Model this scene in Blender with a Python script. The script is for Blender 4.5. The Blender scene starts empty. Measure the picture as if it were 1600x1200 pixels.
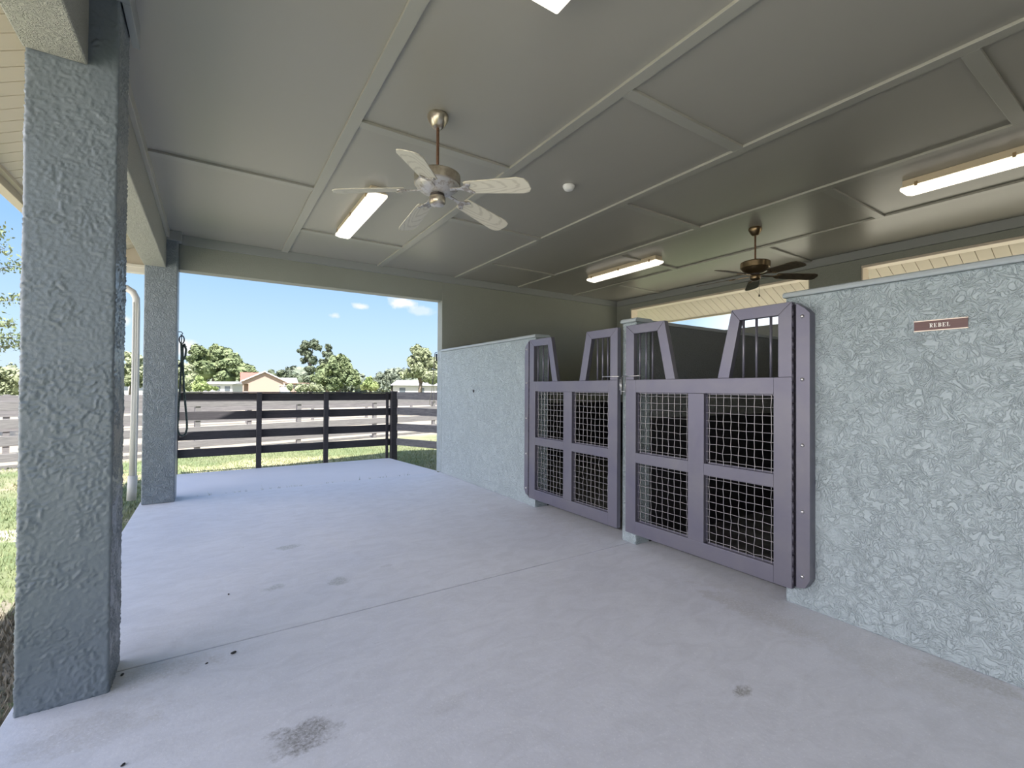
import bpy, bmesh, math, random
from mathutils import Vector, Matrix, Euler
random.seed(7)
R = math.radians
scene = bpy.context.scene
COL = scene.collection

# ------------------------------------------------------------------ camera
FWD = Vector((0.54536828, 0.83812168, 0.01120228))
RGT = Vector((0.83811777, -0.54545154, 0.00641976))
UPV = Vector((-0.01149084, -0.0058877, 0.99991664))
FPX = 719.7
cam_d = bpy.data.cameras.new('camera')
cam = bpy.data.objects.new('camera', cam_d)
COL.objects.link(cam)
M = Matrix(((RGT.x, UPV.x, -FWD.x, 0), (RGT.y, UPV.y, -FWD.y, 0), (RGT.z, UPV.z, -FWD.z, 1.5), (0, 0, 0, 1)))
cam.matrix_world = M
cam_d.sensor_width = 36.0
cam_d.lens = 36.0 * FPX / 1600.0
cam_d.clip_end = 2000
scene.camera = cam
YAW = -R(33.05)
HR = Vector((0.8381, -0.5455, 0))
HF = Vector((0.5455, 0.8381, 0))

def far(px, D, z=0.0):
    """a place on the land beyond: bearing px, distance D along the view"""
    p = HF * D + HR * ((px - 800) / FPX * D)
    return Vector((p.x, p.y, z))

# ------------------------------------------------------------------ helpers
def tag(o, label=None, cat=None, group=None, kind=None):
    if label: o['label'] = label
    if cat: o['category'] = cat
    if group: o['group'] = group
    if kind: o['kind'] = kind
    return o

def empty(name, loc=(0, 0, 0), rz=0, **k):
    o = bpy.data.objects.new(name, None)
    COL.objects.link(o)
    o.location = loc
    o.rotation_euler = (0, 0, rz)
    o.empty_display_size = 0.1
    tag(o, **k)
    return o

class MB:
    def __init__(s):
        s.bm = bmesh.new()
    def box(s, x0, x1, y0, y1, z0, z1, mi=0):
        v = [s.bm.verts.new((x, y, z)) for x in (x0, x1) for y in (y0, y1) for z in (z0, z1)]
        for q in ((0, 1, 3, 2), (4, 6, 7, 5), (0, 4, 5, 1), (2, 3, 7, 6), (0, 2, 6, 4), (1, 5, 7, 3)):
            f = s.bm.faces.new([v[i] for i in q]); f.material_index = mi
        return s
    def prism(s, pts, axis, a, b, mi=0):
        """extrude a 2D outline along an axis ('x': pts are (y,z); 'y': (x,z); 'z': (x,y))"""
        def mk(p, t):
            return {'x': (t, p[0], p[1]), 'y': (p[0], t, p[1]), 'z': (p[0], p[1], t)}[axis]
        A = [s.bm.verts.new(mk(p, a)) for p in pts]
        B = [s.bm.verts.new(mk(p, b)) for p in pts]
        n = len(pts)
        fs = [s.bm.faces.new(A), s.bm.faces.new(B[::-1])]
        for i in range(n):
            fs.append(s.bm.faces.new((A[i], A[(i + 1) % n], B[(i + 1) % n], B[i])))
        for f in fs: f.material_index = mi
        return s
    def lathe(s, prof, c, seg=32, mi=0, smooth=True):
        rings = []
        for r, z in prof:
            if r < 1e-5:
                rings.append([s.bm.verts.new((c[0], c[1], c[2] + z))])
            else:
                rings.append([s.bm.verts.new((c[0] + r * math.cos(2 * math.pi * i / seg), c[1] + r * math.sin(2 * math.pi * i / seg), c[2] + z)) for i in range(seg)])
        for a, b in zip(rings, rings[1:]):
            for i in range(seg):
                j = (i + 1) % seg
                if len(a) == 1 and len(b) == 1: continue
                if len(a) == 1: q = (a[0], b[j], b[i])
                elif len(b) == 1: q = (a[i], a[j], b[0])
                else: q = (a[i], a[j], b[j], b[i])
                f = s.bm.faces.new(q); f.smooth = smooth; f.material_index = mi
        return s
    def tube(s, pts, r, seg=8, mi=0, cap=True, r2=None):
        pts = [Vector(p) for p in pts]
        n = len(pts)
        rings = []
        prev = None
        for i, p in enumerate(pts):
            d = (pts[min(i + 1, n - 1)] - pts[max(i - 1, 0)]).normalized()
            if prev is None:
                ref = Vector((0, 0, 1)) if abs(d.z) < 0.9 else Vector((1, 0, 0))
                u = d.cross(ref).normalized()
            else:
                u = (prev - d * prev.dot(d)).normalized()
            prev = u
            w = d.cross(u)
            rr = r if r2 is None else r + (r2 - r) * i / max(1, n - 1)
            rings.append([s.bm.verts.new(p + (u * math.cos(2 * math.pi * k / seg) + w * math.sin(2 * math.pi * k / seg)) * rr) for k in range(seg)])
        for a, b in zip(rings, rings[1:]):
            for k in range(seg):
                f = s.bm.faces.new((a[k], a[(k + 1) % seg], b[(k + 1) % seg], b[k])); f.smooth = True; f.material_index = mi
        if cap:
            s.bm.faces.new(rings[0][::-1]).material_index = mi
            s.bm.faces.new(rings[-1]).material_index = mi
        return s
    def quad(s, a, b, c, d, mi=0):
        s.bm.faces.new([s.bm.verts.new(p) for p in (a, b, c, d)]).material_index = mi
        return s
    def build(s, name, mat, parent=None, bevel=0, recalc=True, weld=False):
        if weld: bmesh.ops.remove_doubles(s.bm, verts=s.bm.verts, dist=1e-5)
        if recalc: bmesh.ops.recalc_face_normals(s.bm, faces=s.bm.faces)
        me = bpy.data.meshes.new(name)
        s.bm.to_mesh(me); s.bm.free()
        for m in (mat if isinstance(mat, (list, tuple)) else [mat]): me.materials.append(m)
        o = bpy.data.objects.new(name, me)
        COL.objects.link(o)
        if parent: o.parent = parent
        if bevel:
            b = o.modifiers.new('bevel', 'BEVEL'); b.width = bevel; b.segments = 2; b.limit_method = 'ANGLE'; b.angle_limit = R(40)
        return o

def struct(o): o['kind'] = 'structure'; return o

# ------------------------------------------------------------------ materials
def mat(name, col=(.5, .5, .5), rough=.6, metal=0, emit=None, es=1):
    m = bpy.data.materials.new(name); m.use_nodes = True
    b = m.node_tree.nodes['Principled BSDF']
    b.inputs['Base Color'].default_value = (*col, 1)
    b.inputs['Roughness'].default_value = rough
    b.inputs['Metallic'].default_value = metal
    if emit:
        b.inputs['Emission Color'].default_value = (*emit, 1)
        b.inputs['Emission Strength'].default_value = es
    return m

class NT:
    def __init__(s, m):
        s.m = m; s.t = m.node_tree; s.b = s.t.nodes['Principled BSDF']
        s.tc = s.t.nodes.new('ShaderNodeTexCoord')
    def n(s, typ, **k):
        x = s.t.nodes.new(typ)
        for a, v in k.items():
            if a.startswith('i_'):
                nm = a[2:].replace('_', ' ')
                x.inputs[nm].default_value = v
            else: setattr(x, a, v)
        return x
    def l(s, a, b): s.t.links.new(a, b)
    def co(s, scale=(1, 1, 1), rot=(0, 0, 0)):
        mp = s.n('ShaderNodeMapping'); mp.inputs['Scale'].default_value = scale; mp.inputs['Rotation'].default_value = rot
        s.l(s.tc.outputs['Object'], mp.inputs['Vector']); return mp.outputs['Vector']
    def noise(s, scale, detail=4, rough=.55, dist=0, vec=None, sc=(1, 1, 1)):
        x = s.n('ShaderNodeTexNoise'); x.inputs['Scale'].default_value = scale; x.inputs['Detail'].default_value = detail
        x.inputs['Roughness'].default_value = rough; x.inputs['Distortion'].default_value = dist
        s.l(vec if vec else s.co(sc), x.inputs['Vector']); return x.outputs['Fac']
    def ramp(s, fac, stops, interp='LINEAR'):
        r = s.n('ShaderNodeValToRGB'); r.color_ramp.interpolation = interp
        e = r.color_ramp.elements
        while len(e) < len(stops): e.new(.5)
        for i, (p, c) in enumerate(stops):
            e[i].position = p
            e[i].color = (c, c, c, 1) if isinstance(c, (int, float)) else (*c, 1)
        s.l(fac, r.inputs['Fac']); return r.outputs['Color']
    def mix(s, fac, a, b, blend='MIX'):
        x = s.n('ShaderNodeMix', data_type='RGBA', blend_type=blend)
        for src, i in ((fac, 0), (a, 6), (b, 7)):
            if isinstance(src, (int, float)): x.inputs[i].default_value = src
            elif isinstance(src, tuple): x.inputs[i].default_value = (*src, 1)
            else: s.l(src, x.inputs[i])
        return x.outputs[2]
    def math(s, op, a, b=None, clamp=False):
        x = s.n('ShaderNodeMath', operation=op, use_clamp=clamp)
        for i, v in enumerate((a, b)):
            if v is None: continue
            if isinstance(v, (int, float)): x.inputs[i].default_value = v
            else: s.l(v, x.inputs[i])
        return x.outputs[0]
    def bump(s, h, strength=.5, dist=.01):
        x = s.n('ShaderNodeBump'); x.inputs['Strength'].default_value = strength; x.inputs['Distance'].default_value = dist
        s.l(h, x.inputs['Height']); s.l(x.outputs[0], s.b.inputs['Normal'])
    def color(s, c): s.l(c, s.b.inputs['Base Color'])

def stucco(name, col, rough=.5, scale=24, dist=.012, strength=.8):
    m = mat(name, col, rough); t = NT(m)
    n1 = t.noise(scale, 3, .6, 1.6)
    ridge = t.ramp(n1, [(.40, 0), (.49, 1), (.53, 1), (.62, .25)])
    n2 = t.noise(scale * 2.2, 3, .6, 1.0)
    flat = t.ramp(t.noise(scale * .4, 3, .6), [(.34, .5), (.50, 1)])
    h = t.math('ADD', t.math('MULTIPLY', ridge, flat), t.math('MULTIPLY', n2, .3))
    t.bump(h, strength, dist)
    v = t.noise(1.3, 3)
    c = t.mix(v, tuple(x * .93 for x in col), tuple(x * 1.05 for x in col))
    t.color(c)
    return m

M_WALL = stucco('stucco_blue_grey', (.405, .475, .49), .42, 15, .010, .85)
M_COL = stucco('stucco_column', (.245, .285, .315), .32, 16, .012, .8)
M_BEAM = stucco('stucco_beam', (.43, .43, .38), .5, 30, .010, .7)
M_UPPER = stucco('stucco_upper_wall', (.30, .32, .275), .42, 30, .005, .5)
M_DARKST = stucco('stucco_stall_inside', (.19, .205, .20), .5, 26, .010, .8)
M_CAP = mat('wall_cap_paint', (.43, .48, .49), .4)
M_TRIM = mat('grey_trim_paint', (.30, .32, .31), .35)

m = M_CEIL = mat('ceiling_paint', (.38, .37, .33), .33); t = NT(m)
nz = t.noise(1.1, 3, .5, .3, sc=(1, .35, 1))
t.color(t.mix(nz, (.365, .355, .31), (.395, .38, .335)))
t.bump(t.noise(1.6, 2, .5, .2, sc=(1, .3, 1)), .05, .01)
M_BATTEN = mat('batten_paint', (.40, .395, .345), .32)

# concrete
m = M_CONC = mat('concrete', (.6, .6, .63), .62); t = NT(m)
big = t.noise(.9, 5, .6, .4)
fine = t.noise(38, 4, .6)
c = t.mix(t.ramp(big, [(.3, 0), (.7, 1)]), (.70, .71, .77), (.78, .79, .84))
c = t.mix(t.math('MULTIPLY', t.ramp(fine, [(.35, 0), (.8, 1)]), .35), c, (.74, .74, .78))
# stains with a shape of their own
def blob(t, cx, cy, rx, ry, edge=9):
    mp = t.n('ShaderNodeMapping'); mp.inputs['Location'].default_value = (-cx / rx, -cy / ry, 0); mp.inputs['Scale'].default_value = (1 / rx, 1 / ry, 0)
    t.l(t.tc.outputs['Object'], mp.inputs['Vector'])
    ln = t.n('ShaderNodeVectorMath', operation='LENGTH'); t.l(mp.outputs[0], ln.inputs[0])
    d = t.math('ADD', ln.outputs['Value'], t.math('MULTIPLY', t.math('SUBTRACT', t.noise(edge, 5, .7), .5), 2.4))
    return t.ramp(d, [(.55, 1), (1.0, 0)])
spk = t.ramp(t.noise(60, 4, .7), [(.35, .25), (.65, 1)])
for (cx, cy, rx, ry, a, colr) in [(.337, 2.168, .15, .12, .95, (.20, .19, .175)), (2.235, 1.309, .065, .04, .95, (.24, .23, .20)),
        (.615, 4.79, .13, .08, .8, (.36, .385, .36)), (.844, 3.741, .10, .08, .8, (.34, .36, .34)), (.413, 3.876, .09, .06, .7, (.36, .39, .38)),
        (1.25, 3.85, .06, .03, .35, (.42, .41, .4)), (.95, 2.01, .12, .06, .3, (.42, .41, .4)), (1.6, .95, .16, .05, .4, (.40, .39, .38)),
        (-.25, 3.05, .35, .13, .5, (.43, .41, .38)), (-.42, 2.7, .3, .14, .4, (.43, .41, .37)), (3.35, .72, .10, .25, .55, (.36, .35, .31)),
        (3.1, 1.75, .12, .5, .35, (.48, .46, .42)), (3.2, 5.0, .35, 1.6, .35, (.56, .52, .50)), (3.25, 1.1, .35, 1.3, .35, (.52, .50, .46))]:
    k = t.math('MULTIPLY', t.math('MULTIPLY', blob(t, cx, cy, rx, ry), spk), a)
    c = t.mix(k, c, colr)
sp = t.ramp(t.noise(85, 2, .5), [(.62, 0), (.68, 1)])
c = t.mix(t.math('MULTIPLY', sp, .6), c, (.88, .88, .92))
md = t.ramp(t.noise(4.5, 6, .7, .8, sc=(1, 1.8, 1)), [(.35, 1), (.6, 0)])
c = t.mix(t.math('MULTIPLY', md, .22), c, (.42, .42, .43))
sd = t.ramp(t.noise(21, 5, .75, .6), [(.26, 1), (.33, 0)])
c = t.mix(t.math('MULTIPLY', sd, .55), c, (.33, .32, .31))
t.color(c)
t.bump(t.math('ADD', t.math('MULTIPLY', fine, .6), t.noise(7, 3)), .25, .006)
t.l(t.ramp(big, [(.3, .5), (.7, .72)]), t.b.inputs['Roughness'])
M_CONCP = mat('pad_concrete', (.72, .72, .76), .7); t = NT(M_CONCP)
t.color(t.mix(t.noise(2, 5), (.70, .70, .74), (.78, .77, .80))); t.bump(t.noise(40, 4), .25, .004)

# gate steel paint
m = M_GATE = mat('gate_paint', (.33, .32, .385), .38, .5); t = NT(m)
t.color(t.mix(t.ramp(t.noise(2.2, 4, .6, .5), [(.3, 0), (.75, 1)]), (.155, .15, .20), (.20, .195, .22)))
t.bump(t.noise(60, 3), .06, .002)
M_HINGE_GAP = mat('hinge_and_gap_shade', (.07, .065, .085), .45, .5)  # hinge steel, also used for the painted shade in the gap
M_MESH = mat('galvanised_wire', (.42, .41, .42), .35, .7)
M_STEEL = mat('zinc_steel', (.62, .61, .6), .3, .9)
M_DARK = mat('black_gap', (.03, .03, .03), .7)

def wood(name, a, b, sc=(1, 1, 1), rough=.7, scale=6, axis=(1, 1, 1)):
    m = mat(name, a, rough); t = NT(m)
    n = t.noise(scale, 5, .65, 1.2, sc=axis)
    t.color(t.mix(t.ramp(n, [(.3, 0), (.72, 1)]), a, b)); t.bump(n, .3, .004)
    return m
M_FENCE = wood('black_fence_paint', (.028, .026, .03), (.065, .06, .066), axis=(.8, 6, 14))
M_FENCEW = wood('weathered_fence', (.06, .06, .07), (.20, .20, .205), axis=(.6, 4, 10))
M_FENCEG = wood('grey_fence', (.12, .115, .12), (.25, .235, .235), axis=(.4, 3, 9))
m = M_VINYL = mat('beige_soffit', (.70, .62, .51), .5)
M_VINYLG = mat('beige_soffit_groove', (.33, .27, .19), .6)
M_FASCIA = mat('beige_fascia', (.60, .53, .42), .45)
M_GUTTER = mat('gutter_white', (.80, .76, .68), .35)
M_SPOUT = mat('downspout_paint', (.62, .61, .58), .4)
M_ROOF = mat('shingles', (.20, .17, .15), .9)

# fans
m = M_NICKEL = mat('brushed_nickel', (.62, .56, .47), .28, .9); t = NT(m)
t.color(t.mix(t.ramp(t.noise(14, 4, .6), [(.4, 0), (.7, 1)]), (.66, .60, .50), (.42, .34, .26)))
M_PEEL = mat('peeling_chrome', (.6, .58, .55), .4, .5); t = NT(M_PEEL)
t.color(t.mix(t.ramp(t.noise(22, 5, .7, .3), [(.52, 0), (.62, 1)], 'LINEAR'), (.62, .60, .58), (.36, .31, .26)))
M_RUST = mat('rusty_rod', (.25, .13, .08), .7, .3); t = NT(M_RUST)
t.color(t.mix(t.noise(40, 4, .7), (.16, .07, .04), (.38, .24, .16)))
M_BRONZE = mat('bronze_metal', (.26, .19, .11), .28, .85)
M_HUBDK = mat('dark_hub', (.05, .04, .035), .5, .3)
def blade_mat(name, a, b):
    m = mat(name, a, .5); t = NT(m)
    w = t.n('ShaderNodeTexWave', wave_type='RINGS', rings_direction='Y', wave_profile='SIN')
    w.inputs['Scale'].default_value = 3.4; w.inputs['Distortion'].default_value = 2.0; w.inputs['Detail'].default_value = 2; w.inputs['Detail Scale'].default_value = 1.4
    t.l(t.co((1.3, 1, 5.5)), w.inputs['Vector'])
    w.inputs['Phase Offset'].default_value = 1.2
    # cathedral grain: stretched rings lying along the blade
    mp = t.n('ShaderNodeMapping'); mp.inputs['Location'].default_value = (-.35, 0, 0); mp.inputs['Scale'].default_value = (1.0, 4.6, 0)
    t.l(t.tc.outputs['Object'], mp.inputs['Vector'])
    nz = t.n('ShaderNodeTexNoise'); nz.inputs['Scale'].default_value = 3.0; t.l(mp.outputs[0], nz.inputs['Vector'])
    ad = t.n('ShaderNodeVectorMath', operation='MULTIPLY_ADD'); t.l(nz.outputs['Color'], ad.inputs[0]); ad.inputs[1].default_value = (.22, .22, 0); t.l(mp.outputs[0], ad.inputs[2])
    ln = t.n('ShaderNodeVectorMath', operation='LENGTH'); t.l(ad.outputs[0], ln.inputs[0])
    s_ = t.math('SINE', t.math('MULTIPLY', ln.outputs['Value'], 62))
    t.color(t.mix(t.ramp(s_, [(.35, 0), (.95, 1)]), a, b))
    return m
M_BLADE = blade_mat('whitewashed_blade', (.72, .68, .56), (.60, .56, .45))
M_BLADE2 = blade_mat('dark_blade', (.13, .105, .07), (.09, .07, .045))
M_LENS = mat('prismatic_lens', (.9, .88, .82), .3, 0, (1.0, .93, .80), 1.1); t = NT(M_LENS)
# lens glow varied by random noise; no separate tubes behind it
ex = t.noise(2.2, 3, .5, .3)
ms = t.math('MULTIPLY', t.math('ADD', t.math('MULTIPLY', ex, 1.1), .35), .9)
t.l(ms, t.b.inputs['Emission Strength'])
M_HOUS = mat('fixture_housing', (.62, .53, .38), .4)
M_CLIP = mat('fixture_clip', (.35, .25, .13), .4, .4)
M_WHITE = mat('white_plastic', (.85, .85, .82), .35)
M_SIGN = mat('brown_plate', (.13, .055, .04), .35); t = NT(M_SIGN)
t.color(t.mix(t.noise(9, 4, .6, .5, sc=(1, .4, 8)), (.15, .07, .05), (.10, .04, .035)))
M_SIGNW = mat('sign_letters', (.93, .90, .82), .4)
M_SIGNF = mat('sign_holder', (.85, .72, .58), .35, .2)
M_ROPE = mat('green_rope', (.07, .10, .09), .8); t = NT(M_ROPE)
t.color(t.mix(t.ramp(t.noise(120, 2), [(.45, 0), (.55, 1)]), (.05, .07, .065), (.17, .22, .20)))
M_ROPE2 = mat('pale_rope', (.33, .32, .24), .8)
M_SNAP = mat('snap_hook', (.10, .10, .11), .35, .8)
M_RUBBER = mat('rubber_mat', (.035, .035, .038), .6); t = NT(M_RUBBER)
t.color(t.mix(t.ramp(t.noise(2.5, 4, .6), [(.4, 0), (.7, 1)]), (.03, .03, .032), (.10, .10, .10)))
M_KICK = mat('black_kickboard', (.018, .018, .02), .5)

# ground
m = M_GROUND = mat('lawn_ground', (.2, .3, .1), .95); t = NT(m)
sx = t.n('ShaderNodeSeparateXYZ'); t.l(t.tc.outputs['Object'], sx.inputs[0])
g = t.mix(t.ramp(t.noise(3.5, 5, .7), [(.3, 0), (.7, 1)]), (.125, .175, .075), (.20, .235, .115))
g = t.mix(t.ramp(t.noise(.25, 4, .6), [(.45, 0), (.6, 1)]), g, (.29, .27, .17))
g = t.mix(t.ramp(t.noise(60, 3, .6), [(.35, 0), (.75, .5)]), g, (.07, .11, .04))
sand = t.mix(t.noise(1.2, 5, .65), (.36, .31, .245), (.30, .265, .21))
u = t.math('SUBTRACT', t.math('SUBTRACT', sx.outputs['Y'], t.math('MULTIPLY', sx.outputs['X'], .28)), 13.6)
u = t.math('ADD', u, t.math('MULTIPLY', t.noise(1.5, 4), 1.2))
band = t.math('MULTIPLY', t.math('MULTIPLY', u, 1.2, True), t.math('SUBTRACT', 1, t.math('MULTIPLY', t.math('SUBTRACT', u, 26), .2, True)), True)
c = t.mix(band, g, sand)
# bare reddish earth and dry straw beside the slab
k = blob(t, -1.9, 10.6, .9, 1.0, 2.5); c = t.mix(t.math('MULTIPLY', k, .8), c, (.50, .33, .24))
k = blob(t, -2.4, 7.2, 1.6, .35, 3); c = t.mix(t.math('MULTIPLY', k, .9), c, (.58, .50, .42))
k = blob(t, -1.2, 3.9, .75, 1.25, 4); c = t.mix(t.math('MULTIPLY', k, .9), c, t.mix(t.noise(30, 4, .7, 1), (.12, .10, .085), (.36, .32, .26)))
k = blob(t, 1.2, 11.0, 2.2, 1.1, 1.5); c = t.mix(t.math('MULTIPLY', k, .75), c, (.50, .45, .26))
left_bounce = t.math('MULTIPLY', t.math('MULTIPLY', t.math('SUBTRACT', -3.6, sx.outputs['X']), 6, True), t.math('MULTIPLY', t.math('SUBTRACT', 8.0, sx.outputs['Y']), 3, True))  # unseen pale ground added at left to bounce sun onto the ceiling
c = t.mix(left_bounce, c, (.82, .75, .63))
right_bounce = t.math('MULTIPLY', t.math('MULTIPLY', t.math('SUBTRACT', sx.outputs['X'], 8.8), 6, True), t.math('MULTIPLY', t.math('SUBTRACT', 9.0, sx.outputs['Y']), 3, True))  # unseen ground at right, coloured to tint the light it bounces
c = t.mix(right_bounce, c, (.56, .52, .40))
t.color(c); t.bump(t.noise(25, 5, .7), .6, .04)
M_GRASS = mat('grass_blade', (.16, .30, .08), .7); t = NT(M_GRASS)
M_GRASS.node_tree.nodes['Principled BSDF'].inputs['Subsurface Weight'].default_value = 0
t.color(t.mix(t.noise(.9, 4, .6), (.14, .22, .095), (.29, .285, .16)))
M_STRAW = mat('dry_straw', (.30, .265, .20), .9)

def leafmat(name, a, b):
    m = mat(name, a, .75); t = NT(m)
    t.color(t.mix(t.ramp(t.noise(.55, 4, .7), [(.35, 0), (.65, 1)]), a, b))
    return m
L_OAK = leafmat('oak_leaves', (.11, .15, .07), (.21, .245, .12))
L_PALE = leafmat('pale_leaves', (.22, .25, .145), (.32, .345, .21))
L_DARK = leafmat('dark_leaves', (.075, .10, .07), (.14, .165, .10))
L_LIME = leafmat('lime_leaves', (.21, .28, .10), (.32, .37, .15))
L_GREY = leafmat('grey_leaves', (.13, .155, .12), (.21, .235, .17))
M_BARK = mat('bark', (.16, .13, .10), .9)

# ------------------------------------------------------------------ ceiling + roof
ZC = 3.54
XL, XR, YB, YN = -.52, 7.85, 7.62, -4.2
struct(MB().box(-.74, XR + .2, YN, YB + .2, ZC, ZC + .06).build('ceiling', M_CEIL))
BW = .088
trim_n = 0
def trim(mb, m=M_TRIM, bevel=.003):
    global trim_n
    trim_n += 1
    return struct(mb.build('trim_%d' % trim_n, m, bevel=bevel))
bat = [.882, 2.305, 3.715, 5.10, 6.52]
for x in bat:
    trim(MB().box(x - BW / 2, x + BW / 2, YN, YB - .03, ZC - .022, ZC), M_BATTEN)
edges = [XL] + bat + [XR]
cross = {0: [-.7, 2.2, 5.03], 1: [-2.1, .75, 3.58, 6.43], 2: [-.7, 2.19, 5.0], 3: [-2.1, .80, 3.55, 6.45], 4: [-.7, 2.14, 4.96], 5: [.7, 3.5, 6.37]}
for k, ys in cross.items():
    a = edges[k] + (BW / 2 if k else .03); b = edges[k + 1] - (BW / 2 if k < 5 else .03)
    for y in ys:
        trim(MB().box(a, b, y - BW / 2, y + BW / 2, ZC - .022, ZC), M_BATTEN)
# frieze boards where walls meet the ceiling
trim(MB().box(-.36, XR, YB - .035, YB, ZC - .125, ZC))
trim(MB().box(-.52, -.36, YB - .20, YB - .035, ZC - .125, ZC))
trim(MB().box(XR - .035, XR, YN, YB - .035, ZC - .125, ZC))
trim(MB().box(XL, XL + .035, 3.34, YB - .20, ZC - .10, ZC), M_BATTEN)
trim(MB().box(XL, XL + .035, YN, 2.94, ZC - .10, ZC), M_BATTEN)
trim(MB().box(XL, -.365, 2.94, 2.975, ZC - .125, ZC))
trim(MB().box(-.40, -.365, 2.975, 3.34, ZC - .125, ZC))

# roof slabs
SL = .5
def rz(x): return ZC - .02 + SL * (x + .74) if x < 3.6 else ZC - .02 - SL * (x - 8.05)
xm = (8.05 - .74) / 2
ridge = ZC + .16 + SL * (xm + .74)
rf = empty('roof'); rf['kind'] = 'structure'
MB().prism([(-1.42, 3.24), (xm, ridge), (xm, ridge + .14), (-1.42, 3.38)], 'y', YN - .4, 8.15).build('roof_slope', M_ROOF, rf)
MB().prism([(8.74, 3.24), (xm, ridge), (xm, ridge + .14), (8.74, 3.38)], 'y', YN - .4, 8.15).build('roof_slope', M_ROOF, rf)
# gable infill above the back wall and behind
for y0 in (YB, YN):
    struct(MB().prism([(-.74, ZC + .06), (8.05, ZC + .06), (8.05, ZC + .10), (xm, ridge - .02), (-.74, ZC + .10)], 'y', y0, y0 + .2).build('wall_gable', M_UPPER))
# sloping soffits with grooves: individual boards
def soffit(x0, z0, x1, z1, ya, yb, name):
    mb = MB(); w = .152
    y = ya
    while y < yb - .01:
        e = min(y + w, yb)
        mb.prism([(x0, z0), (x1, z1), (x1, z1 + .012), (x0, z0 + .012)], 'y', y + .004, e - .004, 0)
        y = e
    mb.prism([(x0, z0 + .010), (x1, z1 + .010), (x1, z1 + .02), (x0, z0 + .02)], 'y', ya, yb, 1)
    return struct(mb.build(name, [M_VINYL, M_VINYLG]))
soffit(-1.40, 3.19, -.735, 3.50, YN, 8.15, 'soffit_left')
soffit(8.05, 3.45, 8.80, 3.08, YN, 8.15, 'soffit_right')
# fascia left: lip, groove, board
struct(MB().box(-1.42, -1.375, YN - .4, 8.2, 3.165, 3.20).box(-1.50, -1.42, YN - .4, 8.2, 3.10, 3.36).build('fascia_left', M_FASCIA, bevel=.004))
struct(MB().box(8.78, 8.84, YN - .4, 8.2, 3.06, 3.34).build('fascia_right', M_FASCIA, bevel=.004))
# end return of the eave at the far gable
struct(MB().box(-1.42, -.60, 8.15, 8.25, 3.18, 3.50).build('fascia_far', M_VINYL))
struct(MB().box(-1.5, -.5, 8.10, 8.22, 3.07, 3.175).box(-1.5, -.5, 8.08, 8.12, 3.14, 3.18).build('fascia_lower', M_GUTTER, bevel=.006))
# downspout
mb = MB()
pts = [(-1.35, 8.0, 2.98), (-1.10, 7.95, 2.86), (-.97, 7.92, 2.81), (-.90, 7.90, 2.76), (-.865, 7.89, 2.68), (-.86, 7.885, 2.5), (-.86, 7.88, 1.5), (-.87, 7.87, .30)]
ds = mb.tube(pts, .042, 12).build('downspout', M_SPOUT)
tag(ds, 'pale grey downspout beside the far stucco column', 'downspout')
mb = MB()
for i in range(-1, 2): mb.box(-.868 + i * .022, -.856 + i * .022, 7.838, 7.850, .3, 2.62)
mb.build('rib', M_SPOUT, ds)
MB().tube([(-.87, 7.87, .32), (-.88, 7.86, .0)], .052, 12).build('splash_boot', M_SPOUT, ds)

# ------------------------------------------------------------------ left side: beam + columns
ym = [(-1.5, -1.18), (2.975, 3.30), (7.45, 7.82)]
struct(MB().box(-.745, XL, 3.30, 7.45, 3.05, ZC).build('wall_left', M_BEAM, bevel=.008))
struct(MB().box(-.745, XL, YN, 2.975, 3.05, ZC).build('wall_left', M_BEAM, bevel=.008))
from mathutils import noise as mn
def relief_column(x0, x1, y0, y1, z0, z1, step, amp, name, m):
    bm = bmesh.new(); r = .012
    per = []
    nx = int((x1 - x0 - 2 * r) / step); ny = int((y1 - y0 - 2 * r) / step)
    def arc(cx, cy, a0):
        for k in range(1, 4):
            a = a0 + math.pi / 2 * k / 4; per.append((cx + r * math.cos(a), cy + r * math.sin(a), math.cos(a), math.sin(a)))
    for i in range(nx + 1): per.append((x0 + r + (x1 - x0 - 2 * r) * i / nx, y0, 0, -1))
    arc(x1 - r, y0 + r, -math.pi / 2)
    for i in range(ny + 1): per.append((x1, y0 + r + (y1 - y0 - 2 * r) * i / ny, 1, 0))
    arc(x1 - r, y1 - r, 0)
    for i in range(nx + 1): per.append((x1 - r - (x1 - x0 - 2 * r) * i / nx, y1, 0, 1))
    arc(x0 + r, y1 - r, math.pi / 2)
    for i in range(ny + 1): per.append((x0, y1 - r - (y1 - y0 - 2 * r) * i / ny, -1, 0))
    arc(x0 + r, y0 + r, math.pi)
    nz = int((z1 - z0) / step); rows = []
    for j in range(nz + 1):
        z = z0 + (z1 - z0) * j / nz; row = []
        for (x, y, ax, ay) in per:
            p = Vector((x, y, z)) * 38
            w = Vector((mn.noise(p * .8), mn.noise(p * .8 + Vector((9, 3, 1))), mn.noise(p * .8 + Vector((2, 7, 5)))))
            v = mn.noise(p + w * 1.5)
            rd = max(0.0, 1 - abs(v) / .16) - .25 * (v > .16)
            fl = min(1, max(.45, (mn.noise(p * .2) + .45) * 2.2))
            d = amp * rd * fl + .0025 * mn.noise(Vector((x, y, z)) * 4)
            if j == nz: d = 0
            row.append(bm.verts.new((x + ax * d, y + ay * d, z)))
        rows.append(row)
    n = len(per)
    for a, b in zip(rows, rows[1:]):
        for i in range(n):
            f = bm.faces.new((a[i], a[(i + 1) % n], b[(i + 1) % n], b[i])); f.smooth = True
    bm.faces.new(rows[0][::-1]); bm.faces.new(rows[-1])
    me = bpy.data.meshes.new(name); bm.to_mesh(me); bm.free(); me.materials.append(m)
    o = bpy.data.objects.new(name, me); COL.objects.link(o); return o
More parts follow.
